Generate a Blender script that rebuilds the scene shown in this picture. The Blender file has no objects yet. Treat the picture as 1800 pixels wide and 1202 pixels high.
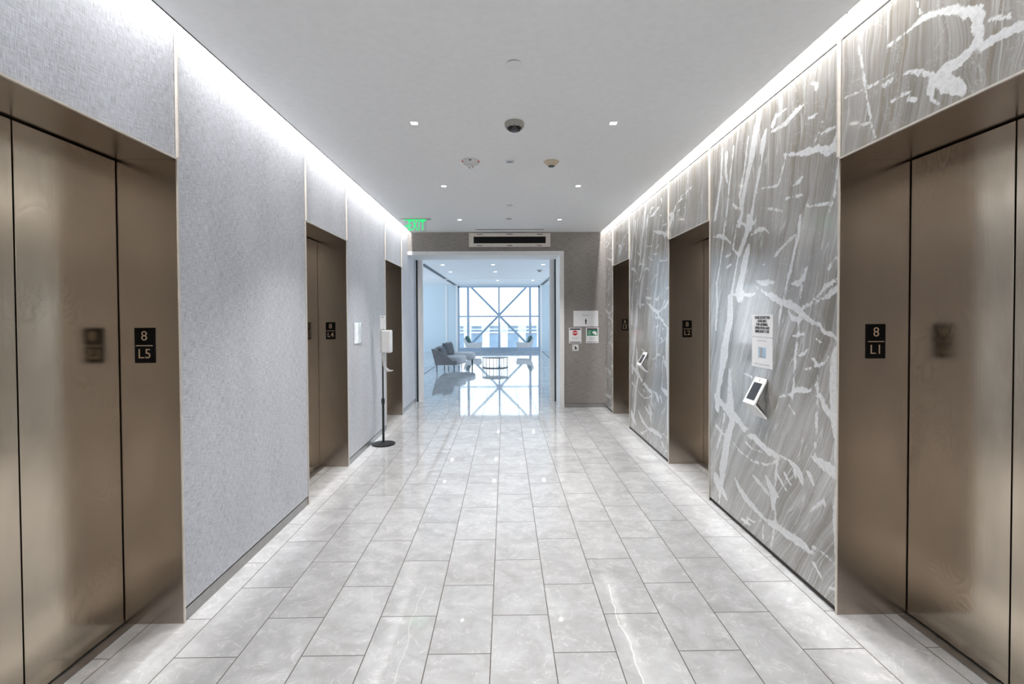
import bpy, bmesh, math, random
import numpy as np
from mathutils import Vector, Matrix

SKY, COVE, DOWN = 3.6, 185.0, 165.0      # sky strength, slot light watts, downlight watts
# ------------------------------------------------------------------ camera, world, lights
S = bpy.context.scene
COL = S.collection
R = math.radians
F = 862.05
yaw, pit, rol, H = R(.7705), R(1.0439), R(.2821), 1.631
fwd = Vector((math.sin(yaw)*math.cos(pit), math.cos(yaw)*math.cos(pit), -math.sin(pit)))
rgt = Vector((math.cos(yaw), -math.sin(yaw), 0))
dwn = fwd.cross(rgt)
rx = math.cos(rol)*rgt + math.sin(rol)*dwn
dx = -math.sin(rol)*rgt + math.cos(rol)*dwn
cam_d = bpy.data.cameras.new('camera')
cam_d.sensor_width = 36; cam_d.lens = F/1800*36
cam_d.shift_y = -28.42/1800
cam_d.clip_start = .05; cam_d.clip_end = 500
cam = bpy.data.objects.new('camera', cam_d); COL.objects.link(cam)
m = Matrix((rx, -dx, -fwd)).transposed().to_4x4(); m.translation = Vector((0, 0, H))
cam.matrix_world = m
S.camera = cam
S.view_settings.view_transform = 'Standard'
S.view_settings.look = 'None'
S.view_settings.gamma = 1
S.view_settings.use_curve_mapping = False
S.view_settings.exposure = 0.01
S.cycles.max_bounces = 10; S.cycles.diffuse_bounces = 6; S.cycles.glossy_bounces = 5
S.cycles.transmission_bounces = 8; S.cycles.sample_clamp_indirect = 6

w = bpy.data.worlds.new('world'); S.world = w; w.use_nodes = True
wn = w.node_tree.nodes; wl = w.node_tree.links
bg = wn['Background']
tc = wn.new('ShaderNodeTexCoord'); sp = wn.new('ShaderNodeSeparateXYZ'); cr = wn.new('ShaderNodeValToRGB')
wl.new(tc.outputs['Generated'], sp.inputs[0]); wl.new(sp.outputs['Z'], cr.inputs[0]); wl.new(cr.outputs[0], bg.inputs[0])
cr.color_ramp.elements[0].color = (.80, .90, 1, 1); cr.color_ramp.elements[0].position = 0
cr.color_ramp.elements[1].color = (.42, .70, 1, 1); cr.color_ramp.elements[1].position = .7
bg.inputs[1].default_value = SKY

def area(name, loc, rot, sx, sy, power, color, spread=180, portal=False):
    l = bpy.data.lights.new(name, 'AREA'); l.shape = 'RECTANGLE'; l.size = sx; l.size_y = sy
    l.energy = power; l.color = color; l.spread = R(spread)
    if portal: l.cycles.is_portal = True
    o = bpy.data.objects.new(name, l); COL.objects.link(o); o.location = loc; o.rotation_euler = rot
    return o

XL, XR, CH = -1.73, 1.80, 3.14
YE = 8.774
YB = -6.5
SL, SR = -1.663, 1.712          # ceiling board edges (light slots outside them)
# LED lines hidden in the slots between ceiling board and walls
area('slot_light_left', (SL-.014, (YE-4.6)/2, 3.37), (0, 0, 0), .02, YE+4.5, COVE, (1, .985, .965), 150)
area('slot_light_right', (SR+.014, (YE-4.6)/2, 3.37), (0, 0, 0), .02, YE+4.5, COVE*1.05, (1, .985, .965), 150)
# sky light guides: the main window, then unseen side openings added to brighten the lounge
area('sky_portal', (-.3, 23.2, 1.6), (R(-90), 0, 0), 4.0, 3.2, 1, (1, 1, 1), portal=True)
area('sky_portal', (-6.9, 16.4, 1.7), (0, R(-90), 0), 2.6, 12, 1, (1, 1, 1), portal=True)
area('sky_portal', (5.9, 16.4, 1.7), (0, R(90), 0), 2.6, 12, 1, (1, 1, 1), portal=True)

# ------------------------------------------------------------------ material helpers
def lin(c):
    if isinstance(c, (int, float)): c = (c, c, c)
    return tuple((x/12.92 if x <= .04045 else ((x+.055)/1.055)**2.4) for x in [v/255 for v in c]) + (1,)

class NT:
    def __init__(s, name):
        s.m = bpy.data.materials.new(name); s.m.use_nodes = True
        s.t = s.m.node_tree; s.n = s.t.nodes; s.l = s.t.links
        s.b = s.n['Principled BSDF']
    def new(s, t, **k):
        n = s.n.new('ShaderNode'+t)
        for a, v in k.items(): setattr(n, a, v)
        return n
    def put(s, v, sock):
        if isinstance(v, bpy.types.NodeSocket): s.l.new(v, sock)
        elif v is not None: sock.default_value = v
    def math(s, op, a, b=None, c=None, clamp=False):
        n = s.new('Math', operation=op, use_clamp=clamp)
        s.put(a, n.inputs[0]); s.put(b, n.inputs[1]); s.put(c, n.inputs[2])
        return n.outputs[0]
    def obj(s): return s.new('TexCoord').outputs['Object']
    def sep(s, v):
        n = s.new('SeparateXYZ'); s.put(v, n.inputs[0]); return n.outputs
    def comb(s, x=0, y=0, z=0):
        n = s.new('CombineXYZ'); s.put(x, n.inputs[0]); s.put(y, n.inputs[1]); s.put(z, n.inputs[2]); return n.outputs[0]
    def scale(s, v, sc):
        n = s.new('VectorMath', operation='MULTIPLY'); s.put(v, n.inputs[0]); n.inputs[1].default_value = sc; return n.outputs[0]
    def add(s, a, b):
        n = s.new('VectorMath', operation='ADD'); s.put(a, n.inputs[0]); s.put(b, n.inputs[1]); return n.outputs[0]
    def noise(s, v, sc=5, det=4, rough=.5, dist=0, col=False):
        n = s.new('TexNoise'); s.put(v, n.inputs['Vector']); n.inputs['Scale'].default_value = sc
        n.inputs['Detail'].default_value = det; n.inputs['Roughness'].default_value = rough
        n.inputs['Distortion'].default_value = dist
        return n.outputs['Color' if col else 'Fac']
    def ramp(s, v, pts):
        n = s.new('ValToRGB'); s.put(v, n.inputs[0]); e = n.color_ramp.elements
        while len(e) < len(pts): e.new(.5)
        for i, (p, c) in enumerate(pts):
            e[i].position = p; e[i].color = lin(c)
        return n.outputs[0]
    def range(s, v, a, b, c=0, d=1, smooth=True):
        n = s.new('MapRange'); n.interpolation_type = 'SMOOTHSTEP' if smooth else 'LINEAR'
        s.put(v, n.inputs[0])
        for i, x in enumerate((a, b, c, d)): n.inputs[i+1].default_value = x
        return n.outputs[0]
    def mix(s, f, a, b):
        n = s.new('Mix', data_type='RGBA'); s.put(f, n.inputs[0]); s.put(a, n.inputs[6]); s.put(b, n.inputs[7]); return n.outputs[2]
    def bump(s, h, st=.2, d=.01):
        n = s.new('Bump'); n.inputs['Strength'].default_value = st; n.inputs['Distance'].default_value = d
        s.put(h, n.inputs['Height']); s.l.new(n.outputs[0], s.b.inputs['Normal'])
    def set(s, color=None, rough=None, metal=None, **k):
        s.put(color, s.b.inputs['Base Color']); s.put(rough, s.b.inputs['Roughness']); s.put(metal, s.b.inputs['Metallic'])
        for a, v in k.items(): s.put(v, s.b.inputs[a.replace('_', ' ')])
        return s.m

def plain(name, c, rough=.5, metal=0, var=6, sc=20, **k):
    n = NT(name)
    c = (c, c, c) if isinstance(c, (int, float)) else c
    hi = tuple(min(255, x+var) for x in c); lo = tuple(max(0, x-var) for x in c)
    return n.set(n.ramp(n.noise(n.obj(), sc, 3), [(.3, lo), (.7, hi)]), rough, metal, **k)

def emis(name, c, st):
    n = NT(name); return n.set(lin(c), .5, 0, Emission_Color=lin(c), Emission_Strength=st)

def m_fabric(name, c, fx, fy, amt=.12, horiz=False):
    """woven wallcovering: crossed threads of uneven thickness"""
    n = NT(name); o = n.obj(); x, y, z = n.sep(o)
    u = n.math('ADD', x, y)
    v = n.comb(u, z, 0)
    a = n.noise(n.scale(v, (fx, fy*.06, 1)), 1, 2, .6)
    b = n.noise(n.scale(v, (fx*.06, fy, 1)), 1, 2, .6)
    t = n.math('ADD', n.math('MULTIPLY', a, .3 if horiz else .5), n.math('MULTIPLY', b, .7 if horiz else .5))
    big = n.noise(n.scale(v, (3, 1.2, 1)), 1, 3)
    t2 = n.math('ADD', t, n.math('MULTIPLY', n.math('SUBTRACT', big, .5), .12))
    lo = tuple(x*(1-amt*1.6) for x in c); hi = tuple(min(255, x*(1+amt)) for x in c)
    col = n.ramp(t2, [(.36, lo), (.5, c), (.64, hi)])
    n.bump(t, .3, .002)
    return n.set(col, .62, 0, Specular_IOR_Level=.35, Sheen_Weight=.15)

def m_metal(name, c, r0=.2, r1=.42, smear=1):
    n = NT(name); o = n.obj(); x, y, z = n.sep(o)
    u = n.math('ADD', x, y)
    brush = n.noise(n.comb(n.math('MULTIPLY', u, 420), n.math('MULTIPLY', z, 2.5), 0), 1, 1, .5)
    blot = n.noise(n.comb(n.math('MULTIPLY', u, 5), n.math('MULTIPLY', z, 1.6), 3), 1, 4, .6, .3)
    # wiping marks: swirled arcs
    sw = n.noise(n.comb(n.math('MULTIPLY', u, 2.6), n.math('MULTIPLY', z, 1.5), 9), 1, 2, .5, 2.5)
    arcs = n.math('SINE', n.math('MULTIPLY', sw, 90))
    region = n.range(n.noise(n.comb(u, z, 5), 2.2, 2), .48, .62)
    arcs = n.math('MULTIPLY', n.math('MULTIPLY', arcs, region), .05*smear)
    lo = tuple(v*(1-.12*smear) for v in c)
    col = n.ramp(n.math('ADD', blot, arcs), [(.3, lo), (.7, c)])
    ro = n.math('ADD', n.range(blot, .3, .75, r1, r0, False), n.math('ADD', arcs, n.math('MULTIPLY', n.math('SUBTRACT', brush, .5), .06)))
    wav = n.noise(n.comb(n.math('MULTIPLY', u, 1.6), n.math('MULTIPLY', z, .7), 1), 1, 0)
    n.bump(n.math('ADD', brush, n.math('MULTIPLY', wav, 6)), .05, .002)
    return n.set(col, ro, 1.0)

def m_marble():
    n = NT('veined_grey_marble'); o = n.obj(); x, y, z = n.sep(o)
    wp = n.noise(n.comb(n.math('MULTIPLY', y, 1.2), n.math('MULTIPLY', z, .8), 0), 1, 3, .55)
    # lean of the grain grows towards the floor
    lean = n.math('SUBTRACT', n.math('MULTIPLY', z, .72), n.math('MULTIPLY', n.math('MULTIPLY', z, z), .105))
    u = n.math('ADD', n.math('ADD', y, lean), n.math('MULTIPLY', wp, .35))
    fine = n.noise(n.comb(n.math('MULTIPLY', u, 62), n.math('MULTIPLY', z, 1.1), 0), 1, 5, .68)
    mid = n.noise(n.comb(n.math('MULTIPLY', u, 11), n.math('MULTIPLY', z, .55), 4), 1, 4, .6)
    cloud = n.noise(n.comb(y, z, 7), 1.7, 5, .6)
    t = n.math('ADD', n.math('ADD', n.math('MULTIPLY', fine, .38), n.math('MULTIPLY', mid, .42)), n.math('MULTIPLY', cloud, .2))
    base = n.ramp(t, [(.33, (104, 100, 94)), (.44, (140, 137, 132)), (.52, (166, 164, 162)), (.62, (194, 193, 192)), (.72, (218, 217, 216))])
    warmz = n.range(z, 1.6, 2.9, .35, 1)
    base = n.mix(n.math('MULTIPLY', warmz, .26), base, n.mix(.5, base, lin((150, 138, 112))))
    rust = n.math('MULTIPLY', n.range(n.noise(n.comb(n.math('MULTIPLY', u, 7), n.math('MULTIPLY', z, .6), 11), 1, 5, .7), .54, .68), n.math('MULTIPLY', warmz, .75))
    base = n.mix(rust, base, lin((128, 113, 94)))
    a = n.new('Attribute', attribute_name='vein'); f = a.outputs['Fac']
    ragged = n.math('SUBTRACT', n.noise(n.comb(n.math('MULTIPLY', n.math('ADD', y, n.math('MULTIPLY', z, .3)), 26), n.math('MULTIPLY', z, 15), 2), 1, 6, .72), .5)
    rag2 = n.math('SUBTRACT', n.noise(n.comb(y, z, 6), 9, 5, .65), .5)
    edge = n.math('ADD', n.math('ADD', f, n.math('MULTIPLY', ragged, .05)), n.math('MULTIPLY', rag2, .035))
    mask = n.range(edge, .006, 0, 0, 1)
    # extra hairline veins
    wv = n.noise(n.comb(n.math('ADD', y, n.math('MULTIPLY', z, -.25)), n.math('MULTIPLY', z, .8), 3), 3.1, 6, .62, .8)
    hair = n.range(n.math('ABSOLUTE', n.math('SUBTRACT', wv, .5)), .006, .0, 0, .3)
    wv2 = n.noise(n.comb(n.math('MULTIPLY', u, 7), n.math('MULTIPLY', z, .5), 8), 1, 3, .5, .1)
    hair2 = n.range(n.math('ABSOLUTE', n.math('SUBTRACT', wv2, .55)), .012, .0, 0, .5)
    mask = n.math('MAXIMUM', n.math('MAXIMUM', mask, hair), hair2)
    vc = n.ramp(n.noise(n.comb(y, z, 1), 40, 4, .7), [(.3, (205, 206, 207)), (.55, (232, 233, 234))])
    col = n.mix(mask, base, vc)
    return n.set(col, .16, 0, Coat_Weight=.6, Coat_Roughness=.06)

TX0, TZ0, TW, TL = -.0786, 2.6542, .3048, .6096
def m_floor():
    n = NT('polished_marble_floor_tile'); o = n.obj(); x, y, z = n.sep(o)
    cx = n.math('DIVIDE', n.math('SUBTRACT', x, TX0), TW)
    ci = n.math('FLOOR', cx); fx = n.math('SUBTRACT', cx, ci)
    par = n.math('MODULO', n.math('ABSOLUTE', ci), 2)
    ry = n.math('ADD', n.math('DIVIDE', n.math('SUBTRACT', y, TZ0), TL), n.math('MULTIPLY', par, .5))
    ri = n.math('FLOOR', ry); fy = n.math('SUBTRACT', ry, ri)
    ex = n.math('MULTIPLY', n.math('MINIMUM', fx, n.math('SUBTRACT', 1, fx)), TW)
    ey = n.math('MULTIPLY', n.math('MINIMUM', fy, n.math('SUBTRACT', 1, fy)), TL)
    e = n.math('MINIMUM', ex, ey)
    g = n.range(e, .0021, .003, 1, 0)
    wn_ = n.new('TexWhiteNoise', noise_dimensions='2D'); n.l.new(n.comb(ci, ri, 0), wn_.inputs['Vector'])
    rnd = wn_.outputs['Color']; rv = wn_.outputs['Value']
    off = n.scale(rnd, (37, 23, 11))
    p = n.add(o, off)
    cloud = n.noise(p, 3.2, 6, .6, 1.2)
    fine = n.noise(p, 11, 6, .68, .8)
    t = n.math('ADD', n.math('MULTIPLY', cloud, .65), n.math('MULTIPLY', fine, .35))
    base = n.ramp(t, [(.34, (174, 174, 175)), (.5, (189, 190, 192)), (.66, (203, 205, 207))])
    vn = n.noise(p, 4.2, 5, .6, 2.2)
    v = n.range(n.math('ABSOLUTE', n.math('SUBTRACT', vn, .52)), .026, 0, 0, .42)
    v = n.math('MULTIPLY', v, n.range(fine, .42, .6))
    col = n.mix(v, base, lin((232, 231, 231)))
    # one long bright vein near the camera, as in the slab of the tiles right of the middle
    nz_ = n.math('SUBTRACT', n.noise(n.comb(0, y, 0), 3.2, 3, .6), .5)
    for c0, y1_, wd, op in ((.607, 2.95, .0042, 1), (-.505, 2.95, .004, .4)):
        path = n.math('ADD', c0, n.math('MULTIPLY', nz_, .09))
        lv = n.range(n.math('ABSOLUTE', n.math('SUBTRACT', x, path)), wd, wd*.4, 0, op)
        lv = n.math('MULTIPLY', lv, n.math('MULTIPLY', n.math('LESS_THAN', y, y1_), n.math('GREATER_THAN', y, 1.0)))
        col = n.mix(lv, col, lin((238, 236, 232)))
    # value differences from tile to tile
    vv = n.range(rv, 0, 1, .95, 1.03, False)
    hs = n.new('HueSaturation'); hs.inputs['Hue'].default_value = .5; n.put(vv, hs.inputs['Value']); n.put(col, hs.inputs['Color'])
    col = n.mix(g, hs.outputs[0], lin((88, 80, 74)))
    n.put(n.range(g, 0, 1, .042, .7, False), n.b.inputs['Roughness'])
    wob = n.noise(n.add(o, off), 5, 1, .4)
    tilt = n.math('MULTIPLY', n.math('MULTIPLY', n.math('SUBTRACT', rv, .5), fy), .25)
    hgt = n.math('SUBTRACT', n.math('ADD', n.math('MULTIPLY', wob, .45), tilt), n.math('MULTIPLY', g, 1.2))
    n.bump(hgt, .35, .0016)
    return n.set(col, None, 0, IOR=1.55, Specular_IOR_Level=.6)

M = {}
M['ceiling'] = plain('matt_ceiling_paint', (240, 241, 242), .9, var=2)
M['white'] = plain('white_paint', (235, 235, 235), .6, var=2)
M['fabric'] = m_fabric('grey_woven_wallcovering', (195, 198, 206), 330, 330, .14)
M['taupe'] = m_fabric('taupe_woven_wallcovering', (142, 137, 133), 160, 330, .14, True)
M['bronze'] = m_metal('brushed_bronze_steel', (206, 193, 175), .11, .24, .55)
M['jamb'] = m_metal('brushed_bronze_steel_jamb', (180, 169, 159), .19, .25, .15)
M['edge'] = plain('champagne_metal_edge', (226, 219, 210), .42, .55)
M['base_metal'] = plain('satin_steel_baseboard', (172, 171, 169), .45, 1)
M['reveal'] = plain('dark_bronze_reveal', (48, 38, 33), .6)
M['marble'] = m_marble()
M['floor'] = m_floor()
M['black'] = plain('black_plastic', (7, 7, 8), .55, var=2, Specular_IOR_Level=.2)
M['blackm'] = plain('black_powder_coat', (30, 30, 32), .4, var=3)
M['gap'] = plain('dark_door_gap', (10, 8, 8), .8, var=1)
M['gold'] = plain('brass_lettering', (205, 180, 150), .4, .3)
M['ink'] = plain('black_ink', (25, 25, 28), .7, var=2)
M['grey_ink'] = plain('grey_ink', (165, 165, 168), .7, var=4)
M['paper'] = plain('white_paper', (240, 240, 242), .55, var=2)
M['plastic'] = plain('white_plastic', (232, 232, 232), .3, var=2)
M['greyp'] = plain('warm_grey_plastic', (186, 184, 182), .4, var=3)
M['tan'] = plain('tan_plastic', (186, 172, 150), .5, var=4)
M['silver'] = plain('silver_metal', (205, 205, 205), .25, 1)
M['red'] = plain('red_ink', (190, 28, 30), .5, var=4)
M['green'] = plain('green_ink', (22, 120, 84), .5, var=4)
M['maroon'] = plain('maroon_ink', (96, 40, 72), .5, var=4)
M['blue'] = plain('pale_blue_ink', (165, 190, 210), .6, var=4)
M['screen'] = plain('dark_glass_screen', (62, 66, 72), .12, var=4)
M['lamp'] = emis('lamp_emitter', (255, 250, 242), 14)
M['exit'] = emis('exit_green_light', (0, 230, 120), .9)
M['steelblue'] = plain('grey_blue_painted_steel', (168, 184, 204), .5, var=3)
M['bluewall'] = plain('pale_blue_grey_wall', (206, 220, 228), .6, var=2)
M['sofa'] = m_fabric('grey_tweed_upholstery', (128, 124, 126), 240, 240, .25)
M['seat'] = m_fabric('light_grey_upholstery', (186, 186, 190), 240, 240, .12)
M['pillow'] = m_fabric('charcoal_pillow_fabric', (92, 95, 100), 200, 200, .3)
M['teal'] = m_fabric('teal_pillow_fabric', (58, 96, 98), 200, 200, .35)
M['chair'] = m_fabric('pale_grey_chair_fabric', (206, 206, 208), 240, 240, .1)
M['stone'] = plain('pale_facade_stone', (190, 188, 184), .8, var=6, sc=2)
M['winglass'] = plain('facade_window_glass', (104, 120, 136), .3, var=14, sc=.6)
def m_glass(name, tint=(1, 1, 1, 1)):
    n = NT(name)
    for x in list(n.n):
        if x.type == 'BSDF_PRINCIPLED': n.n.remove(x)
    out = [x for x in n.n if x.type == 'OUTPUT_MATERIAL'][0]
    t = n.new('BsdfTransparent'); t.inputs[0].default_value = tint
    g = n.new('BsdfGlossy'); g.inputs['Roughness'].default_value = .02
    fr = n.new('Fresnel'); fr.inputs[0].default_value = 1.45
    mx = n.new('MixShader'); n.l.new(fr.outputs[0], mx.inputs[0]); n.l.new(t.outputs[0], mx.inputs[1]); n.l.new(g.outputs[0], mx.inputs[2])
    n.l.new(mx.outputs[0], out.inputs[0]); return n.m
M['glass'] = m_glass('clear_glass', (.95, .98, .98, 1))
M['acrylic'] = m_glass('clear_acrylic', (.93, .97, .95, 1))

# ------------------------------------------------------------------ mesh helpers
class MB:
    def __init__(s): s.b = bmesh.new()
    def box(s, x0, x1, y0, y1, z0, z1):
        v = [s.b.verts.new((x, y, z)) for x in (x0, x1) for y in (y0, y1) for z in (z0, z1)]
        for f in ((0, 1, 3, 2), (4, 6, 7, 5), (0, 4, 5, 1), (2, 3, 7, 6), (0, 2, 6, 4), (1, 5, 7, 3)):
            s.b.faces.new([v[i] for i in f])
        return s
    def prism(s, pts, d):
        """closed polygon of 3-D points extruded by vector d"""
        a = [s.b.verts.new(p) for p in pts]; c = [s.b.verts.new(Vector(p)+Vector(d)) for p in pts]
        s.b.faces.new(a); s.b.faces.new(c[::-1]); k = len(pts)
        for i in range(k): s.b.faces.new((a[i], c[i], c[(i+1) % k], a[(i+1) % k]))
        return s
    def tube(s, p, r, seg=12, cap=True):
        """swept tube through points p, radius number or list"""
        p = [Vector(q) for q in p]; rr = r if isinstance(r, (list, tuple)) else [r]*len(p)
        rings = []
        for i, q in enumerate(p):
            t = (p[min(i+1, len(p)-1)]-p[max(i-1, 0)]).normalized()
            up = Vector((0, 0, 1)) if abs(t.z) < .9 else Vector((1, 0, 0))
            a = t.cross(up).normalized(); b_ = t.cross(a)
            rings.append([s.b.verts.new(q+rr[i]*(math.cos(2*math.pi*k/seg)*a+math.sin(2*math.pi*k/seg)*b_)) for k in range(seg)])
        for i in range(len(rings)-1):
            for k in range(seg):
                s.b.faces.new((rings[i][k], rings[i][(k+1) % seg], rings[i+1][(k+1) % seg], rings[i+1][k]))
        if cap: s.b.faces.new(rings[0][::-1]); s.b.faces.new(rings[-1])
        return s
    def lathe(s, prof, c=(0, 0, 0), seg=32):
        """profile of (r, z) about vertical axis at c"""
        rings = []
        for r, z in prof:
            if r < 1e-5: rings.append([s.b.verts.new((c[0], c[1], c[2]+z))])
            else: rings.append([s.b.verts.new((c[0]+r*math.cos(2*math.pi*k/seg), c[1]+r*math.sin(2*math.pi*k/seg), c[2]+z)) for k in range(seg)])
        for a, b_ in zip(rings, rings[1:]):
            for k in range(seg):
                k2 = (k+1) % seg
                q = [a[k % len(a)], a[k2 % len(a)], b_[k2 % len(b_)], b_[k % len(b_)]]
                q = list(dict.fromkeys(q))
                if len(q) > 2: s.b.faces.new(q)
        return s
    def build(s, name, mat, parent=None, bevel=0, smooth=False, sub=0, seg=2):
        bmesh.ops.recalc_face_normals(s.b, faces=s.b.faces)
        me = bpy.data.meshes.new(name); s.b.to_mesh(me); s.b.free()
        o = bpy.data.objects.new(name, me); COL.objects.link(o)
        me.materials.append(M[mat] if isinstance(mat, str) else mat)
        if parent is not None:
            o.parent = parent
            o.matrix_parent_inverse = Matrix.Translation(-wpos(parent))
        if bevel:
            b = o.modifiers.new('bevel', 'BEVEL'); b.width = bevel; b.segments = seg; b.limit_method = 'ANGLE'
        if sub:
            b = o.modifiers.new('sub', 'SUBSURF'); b.levels = b.render_levels = sub
        if smooth or bevel or sub:
            for p in me.polygons: p.use_smooth = True
            if not sub:
                me.set_sharp_from_angle(angle=R(40))
        return o
def wpos(o):
    p = Vector((0, 0, 0))
    while o is not None: p += o.location; o = o.parent
    return p
def box(name, mat, x0, x1, y0, y1, z0, z1, parent=None, bevel=0):
    return MB().box(x0, x1, y0, y1, z0, z1).build(name, mat, parent, bevel)
def struct(o): o['kind'] = 'structure'; return o
def empty(name, loc):
    o = bpy.data.objects.new(name, None); COL.objects.link(o); o.location = loc; o.empty_display_size = .1; return o
def tag(o, label, cat, group=None):
    o['label'] = label; o['category'] = cat
    if group: o['group'] = group
    return o
def thing(name, loc, label, cat, group=None): return tag(empty(name, loc), label, cat, group)
def copy_tree(o, delta=None, parent=None):
    c = o.copy(); COL.objects.link(c)
    if parent is not None: c.parent = parent
    if delta is not None: c.location = o.location + Vector(delta)
    for ch in list(o.children):
        if ch is not c: copy_tree(ch, None, c)
    return c
def text(name, s, size, mat, parent, loc, face='end', width=None, align='CENTER', depth=.0006, bold=0, gap=1):
    """raised lettering; face: 'end' reads looking +Y, 'right' on the right wall, 'left' on the left wall"""
    cu = bpy.data.curves.new(name, 'FONT'); cu.body = s; cu.size = size; cu.align_x = align; cu.align_y = 'CENTER'
    cu.extrude = depth; cu.offset = bold; cu.resolution_u = 4; cu.space_line = .92; cu.space_character = gap
    o = bpy.data.objects.new(name+'_tmp', cu); COL.objects.link(o)
    dg = bpy.context.evaluated_depsgraph_get(); dg.update()
    me = bpy.data.meshes.new_from_object(o.evaluated_get(dg))
    bpy.data.objects.remove(o); 
    A = {'end': ((1, 0, 0), (0, 0, 1), (0, -1, 0)), 'right': ((0, -1, 0), (0, 0, 1), (-1, 0, 0)), 'left': ((0, 1, 0), (0, 0, 1), (1, 0, 0))}[face]
    mt = Matrix([Vector(a) for a in A]).transposed().to_4x4()
    xs = [v.co.x for v in me.vertices]
    if width: mt = mt @ Matrix.Diagonal((width/(max(xs)-min(xs)), 1, 1, 1))
    me.transform(Matrix.Translation(Vector(loc)) @ mt)
    me.materials.clear(); me.materials.append(M[mat])
    ob = bpy.data.objects.new(name, me); COL.objects.link(ob)
    ob.parent = parent; ob.matrix_parent_inverse = Matrix.Translation(-wpos(parent))
    return ob

# ------------------------------------------------------------------ shell
YLF = 23.0                                  # window wall of the lounge
YP = 9.5                                    # inner end of the passage
fl = struct(box('floor', 'floor', -7, 6, YB-.2, YLF+.3, -.12, 0))
cb = struct(box('ceiling', 'ceiling', SL, SR, YB, YE, CH, 3.42))
struct(box('trim_1', 'gap', SL-.004, SL, YB, YE, CH-.004, CH+.02))     # dark metal bead on the ceiling edge
struct(box('ceiling', 'white', XL-.6, XR+.6, YB-.2, YP, 3.42, 3.5))
LD = [(1.53, 2.617), (4.292, 5.372), (7.10, 8.205)]
RD = [(1.53, 2.618), (4.296, 5.363), (7.083, 8.165)]
HD = 2.4655                                  # head height
XLi, XRi = -2.04, 2.18

# left wall: fabric panels between portals, one wall object
wl_ = MB(); ys = [YB] + [v for d in LD for v in d] + [YP]
for i in range(0, len(ys), 2): wl_.box(XL-.25, XL, ys[i]+(.0 if i == 0 else .012), ys[i+1]-(.012 if i < len(ys)-2 else 0), .076, 3.21)
for a, b in LD: wl_.box(XL-.25, XL, a+.002, b-.002, HD+.012, 3.21)
wall_l = struct(wl_.build('wall_left', 'fabric'))
t = MB().box(XL-.6, XL-.55, YB, YP, 0, 3.42).box(XL-.25, XL-.003, YB, YP, 3.2105, 3.42)
for i in range(0, len(ys), 2): t.box(XL-.55, XL-.252, ys[i]+(.012 if i else 0), ys[i+1]-.012, 0, 3.42)
t.build('wall_core', 'reveal', wall_l)
for i in range(0, len(ys), 2):
    y0, y1 = ys[i]+(.012 if i else 0), ys[i+1]-.012
    struct(box('baseboard_left', 'base_metal', XL-.05, XL-.001, y0, y1, 0, .066))
    struct(box('trim_2', 'reveal', XL-.05, XL-.012, y0, y1, .0662, .0758))

# right wall: veined marble slabs below a white band
def slab(name, y0, y1, z0, z1, veins, parent, warp=None):
    step = .013
    ny, nz = max(2, int((y1-y0)/step)), max(2, int((z1-z0)/step))
    Y, Z = np.meshgrid(np.linspace(y0, y1, ny+1), np.linspace(z0, z1, nz+1), indexing='ij')
    y, z = Y.ravel(), Z.ravel()
    d = np.full(y.shape, 1.0)
    for pl in veins:
        for (ya, za, wa), (yb, zb, wb) in zip(pl, pl[1:]):
            ey, ez = yb-ya, zb-za; L = ey*ey+ez*ez+1e-9
            tt = np.clip(((y-ya)*ey+(z-za)*ez)/L, 0, 1)
            dd = np.hypot(y-ya-tt*ey, z-za-tt*ez) - (wa+(wb-wa)*tt)*.37
            d = np.minimum(d, dd)
    n0 = len(y)
    verts = np.stack([np.full(n0, XR), y, z], 1).tolist()
    faces = []
    for i in range(ny):
        for j in range(nz):
            a = i*(nz+1)+j; faces.append((a, a+1, a+nz+2, a+nz+1))
    bx = [(XR+dx_, yy, zz) for dx_ in (.0005, .03) for yy in (y0, y1) for zz in (z0, z1)]
    verts += bx
    for f in ((0, 1, 3, 2), (4, 6, 7, 5), (0, 4, 5, 1), (2, 3, 7, 6), (0, 2, 6, 4), (1, 5, 7, 3)): faces.append(tuple(n0+i for i in f))
    me = bpy.data.meshes.new(name); me.from_pydata(verts, [], faces)
    at = me.attributes.new('vein', 'FLOAT', 'POINT'); at.data.foreach_set('value', np.concatenate([d, np.ones(8)]).astype(np.float32))
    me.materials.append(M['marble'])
    o = bpy.data.objects.new(name, me); COL.objects.link(o); o.parent = parent
    return o
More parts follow.
